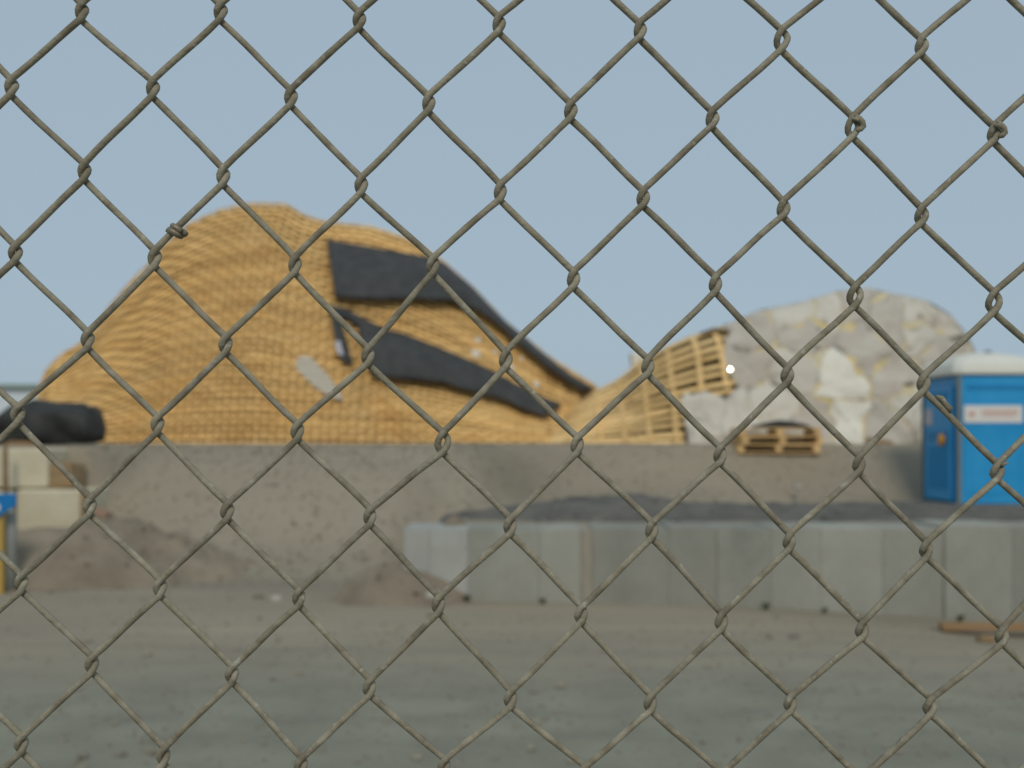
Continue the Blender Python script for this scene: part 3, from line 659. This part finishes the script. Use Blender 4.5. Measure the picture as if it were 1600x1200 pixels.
# timbers lying before the right end of the row
c0 = at(1477, 986, 8.75)
o = MB().box(0, 1.5, -.06, .06, 0, .055, j=.006).build('timber_plank', M['timber'], bevel=.006)
tag(o, 'orange-brown timber plank lying before the right end of the block row', 'plank'); o.location = (c0[0], 8.85, gh(c0[0], 8.8)+.012); o.rotation_euler = (0, R(-.5), R(-4))
c1 = at(1528, 1003, 8.4)
o = MB().box(0, .14, -.04, .04, 0, .045, j=.006).build('timber_offcut', M['brown_wood'], bevel=.006)
tag(o, 'small brown offcut in front of the orange-brown timber plank', 'timber'); o.location = (c1[0], 8.4, gh(c1[0], 8.4)+.005)
def weed(px, py, Y, h, label):
    c = at(px, py, Y); mb = MB()
    for k in range(16):
        a = random.uniform(0, 6.28); l = h*random.uniform(.5, 1.1); b = l*random.uniform(.3, .9); wv = .008
        d = Vector((math.cos(a), math.sin(a), 0)); s2 = Vector((-math.sin(a), math.cos(a), 0))
        mb.add([d*.01-s2*wv, d*.01+s2*wv, d*b*.5+s2*wv*1.4+Vector((0,0,l*.7)), d*b*.5-s2*wv*1.4+Vector((0,0,l*.7)), d*b+Vector((0,0,l*.95))], [(0,1,2,3), (3,2,4)])
    o = mb.build('weed_tuft', M['leaf']); o.location = (c[0], Y, gh(c[0], Y)-.005)
    return tag(o, label, 'weed')
weed(729, 937, 10.02, .10, 'weed tuft at the foot of the third block from the left end')
weed(848, 944, 9.95, .07, 'weed tuft below the wide third block, nearer its right end')
weed(1288, 968, 9.55, .07, 'weed tuft below the joint of the eighth and ninth blocks')
weed(1500, 978, 9.4, .09, 'weed tuft behind the orange-brown plank')
weed(1197, 962, 9.65, .08, 'weed tuft below the seventh block of the row')

# ------------------------------------------------------------------ chain-link fence
U = FENCE/FPX                                         # metres per photo pixel in the fence plane
fence = empty('chain_link_fence', 'weathered galvanised chain-link fence across the whole foreground', 'fence', (0, FENCE, 0))
KN = {}
def rowset(c0, m, pts):
    for k, q in enumerate(pts): KN[(c0+2*k, m)] = q
rowset(1, -1, [(128,20),(345,20),(562,32),(780,38),(1000,47),(1222,61),(1440,70)])
rowset(0, 0, [(18,138),(239,140),(455,153),(670,162),(892,173),(1113,185),(1333,197),(1553,207)])
rowset(1, 1, [(132,270),(349,277),(565,290),(782,300),(1005,309),(1224,325),(1440,335)])
rowset(0, 2, [(24,398),(242,405),(461,415),(677,415),(896,436),(1118,443),(1336,461),(1553,470)])
rowset(1, 3, [(137,533),(353,540),(575,557),(790,562),(1012,572),(1230,585),(1443,597)])
rowset(0, 4, [(28,650),(246,665),(465,675),(692,692),(902,695),(1125,710),(1342,724),(1558,735)])
rowset(1, 5, [(140,793),(355,800),(578,808),(797,822),(1018,828),(1233,845),(1447,857)])
rowset(0, 6, [(33,913),(250,920),(467,935),(685,945),(908,960),(1127,970),(1347,983),(1565,992)])
rowset(1, 7, [(143,1040),(362,1055),(577,1075),(797,1092),(1016,1098)])
rowset(0, 8, [(33,1165),(255,1183),(470,1197)])
def knot(c, m):
    if (c, m) in KN: return KN[(c, m)]
    x = 28+109.3*c+.013*(140+128.6*m-600); y = 140+128.6*m+5.0*c
    r = random.Random(c*1000+m)
    j = 1.0 if -2 <= c <= 16 else 0.0
    KN[(c, m)] = (x+j*r.uniform(-3, 3), y+j*r.uniform(-3, 3)); return KN[(c, m)]
M0, M1 = -9, 39
WR = 5.35                                              # wire radius in photo pixels
def wire_path(c, c_reg=None):
    pts = []; amps = []; bends = []
    for m in range(M0, M1+1):
        left = (c+m) % 2 == 0
        cc = c if left else c+1
        x, y = knot(cc, m); r = random.Random(cc*777+m*31+left)
        amps.append(r.uniform(4.9, 6.1) if not (cc, m) in ((6, 4), (12, 2), (14, 2), (11, -1), (12, 0)) else 8.2)
        bends.append((x, y, left, r))
    for i, (x, y, left, r) in enumerate(bends):
        def unit(a, b):
            d = np.array(b)-np.array(a); return d/np.linalg.norm(d)
        s = 1 if left else -1
        za, zb_ = (-4.9, 4.9) if left else (4.9, -4.9)
        am = amps[i]; hh = 11.5 if am < 8 else 15; d1 = None
        for fx, fy, ph in ((.0, -1.0, 0), (.52, -.62, .05), (.88, -.22, .25), (1.0, .16, .5), (.86, .50, .75), (.48, .78, .95), (.0, 1.08, 1)):
            if not left: fy = {-1.0: -1.08, -.62: -.78, -.22: -.5, .16: -.16, .50: .22, .78: .62, 1.08: 1.0}[fy]
            pts.append((x-s*am*fx, y+hh*fy, za*math.cos(math.pi*ph)))
        pout = np.array(pts[-1][:2])
        if i < len(bends)-1:
            a = pout; h2 = 11.5 if amps[i+1] < 8 else 15; b = np.array((bends[i+1][0], bends[i+1][1]-h2*(1.08 if left else 1.0))); d1 = unit(a, b)
            nrm = np.array((-d1[1], d1[0])); wob = r.uniform(-1.2, 1.2); wob2 = r.uniform(-.9, .9)
            for t in (.06, .18, .34, .5, .66, .82, .94):
                q = a*(1-t)+b*t + nrm*(wob*math.sin(math.pi*t)+wob2*math.sin(2*math.pi*t)); pts.append((q[0], q[1], zb_))
    P = np.array(pts)
    return np.stack([(P[:, 0]-800)*U, P[:, 2]*U, CH-(P[:, 1]-HY)*U], axis=1)
def wire_obj(mesh, dx=0.0, dz=0.0):
    o = bpy.data.objects.new('wire', mesh); COL.objects.link(o); o.parent = fence; o.location = (dx, 0, dz); return o
for c in range(-2, 16):
    wp = wire_path(c); rr_ = [WR*U*(1+.075*nz(q[0]*160, q[2]*160, c*3.1)+.05*nz(q[0]*500, q[2]*500, c)) for q in wp]      # uneven zinc coat
    wire_obj(MB().tube(wp, rr_, 10).mesh('wire', M['wire'], True))
regL = MB().tube(wire_path(-4), WR*U, 6).mesh('wire', M['wire'], True)
regL2 = MB().tube(wire_path(-3), WR*U, 6).mesh('wire', M['wire'], True)
for k in range(0, 17):
    for me in (regL, regL2): wire_obj(me, -2*109.3*U*k, 10.0*U*k)
regR = MB().tube(wire_path(18), WR*U, 6).mesh('wire', M['wire'], True)
regR2 = MB().tube(wire_path(17), WR*U, 6).mesh('wire', M['wire'], True)
wire_obj(MB().tube(wire_path(16), WR*U, 6).mesh('wire', M['wire'], True))
for k in range(0, 17):
    for me in (regR2, regR): wire_obj(me, 2*109.3*U*k, -10.0*U*k)
# posts and rail beyond the frame
zr = CH+(HY+1060)*U
for xx in (-1.48, 1.50):
    MB().tube([(xx, .04, -.1), (xx, .04, zr), (xx, .04, zr+.02)], [.03, .03, .022], 16).build('fence_post', M['post'], fence, smooth=True)
MB().tube([(-1.48, .04, zr-.04), (0, .04, zr-.045), (1.50, .04, zr-.04)], .021, 14).build('top_rail', M['post'], fence, smooth=True)
# twisted tie on a strand, cut wire ends at two knots, a scar on a strand
def fp(px, py, d=0.0): return np.array(((px-800)*U, d*U, CH-(py-HY)*U))
a, b = np.array(knot(2, 2), float), np.array(knot(3, 1), float); ax = (b-a)/np.linalg.norm(b-a); nr = np.array((-ax[1], ax[0]))
ctr = np.array((273., 359.)); ctr = a+ax*np.dot(ctr-a, ax)
pts = []
for t in np.linspace(0, 1, 34):
    an = -2.3+t*2*math.pi*1.55; q = ctr + ax*(-6+12*t) + nr*9.3*math.sin(an)
    pts.append(fp(q[0], q[1], -4.9-9.3*math.cos(an)))
pts = [pts[0]+fp(800-7, HY-5, 0)-fp(800, HY, 0)] + pts + [pts[-1]+(fp(800+6, HY+5, -2)-fp(800, HY, 0))]
o = MB().tube(pts, 5.0*U, 9).build('wire_tie', M['tie'], fence, smooth=True); o['label'] = 'short brown tie wire twisted round one strand'
def stub(pts, r, name='wire_stub', lab=None, m='wire'):
    o = MB().tube([fp(*q) for q in pts], [k*U for k in r], 9).build(name, M[m], fence, smooth=True)
    if lab: o['label'] = lab
for (x, y), g_ in ((knot(12, 0), 'cut wire end bent round a knot'), (knot(14, 0), 'cut wire end bent round a knot')):
    stub([(x+1, y-14, -9), (x+6, y-8, -13), (x+11, y-3, -11), (x+13, y+3, -9), (x+9, y+7, -9), (x+2, y+9, -9)], [3.4, 4.4, 4.8, 5.0, 4.6, 3.0], lab=g_)
    stub([(x-4, y-9, -10), (x+1, y-7, -14), (x+5, y-4, -14)], [2.4, 3.4, 2.4])
a, b = np.array(knot(13, 3), float), np.array(knot(14, 4), float); ax = (b-a)/np.linalg.norm(b-a); nr = np.array((ax[1], -ax[0]))
q0 = a+ax*30; 
stub([(*(q0+nr*2), 2), (*(q0+ax*8+nr*5.5), 1), (*(q0+ax*18+nr*5), 1), (*(q0+ax*28+nr*5.5), 1), (*(q0+ax*33+nr*1.5), 2)], [2.5, 5, 4.0, 5.2, 3.0], 'zinc_lump', 'zinc lump on a strand before the portable toilet')
x, y = knot(14, 4); stub([(x+4, y-8, -6), (x+9, y-11, -8), (x+14, y-12, -9)], [3.5, 2.4, .8])
print('laths', nl)
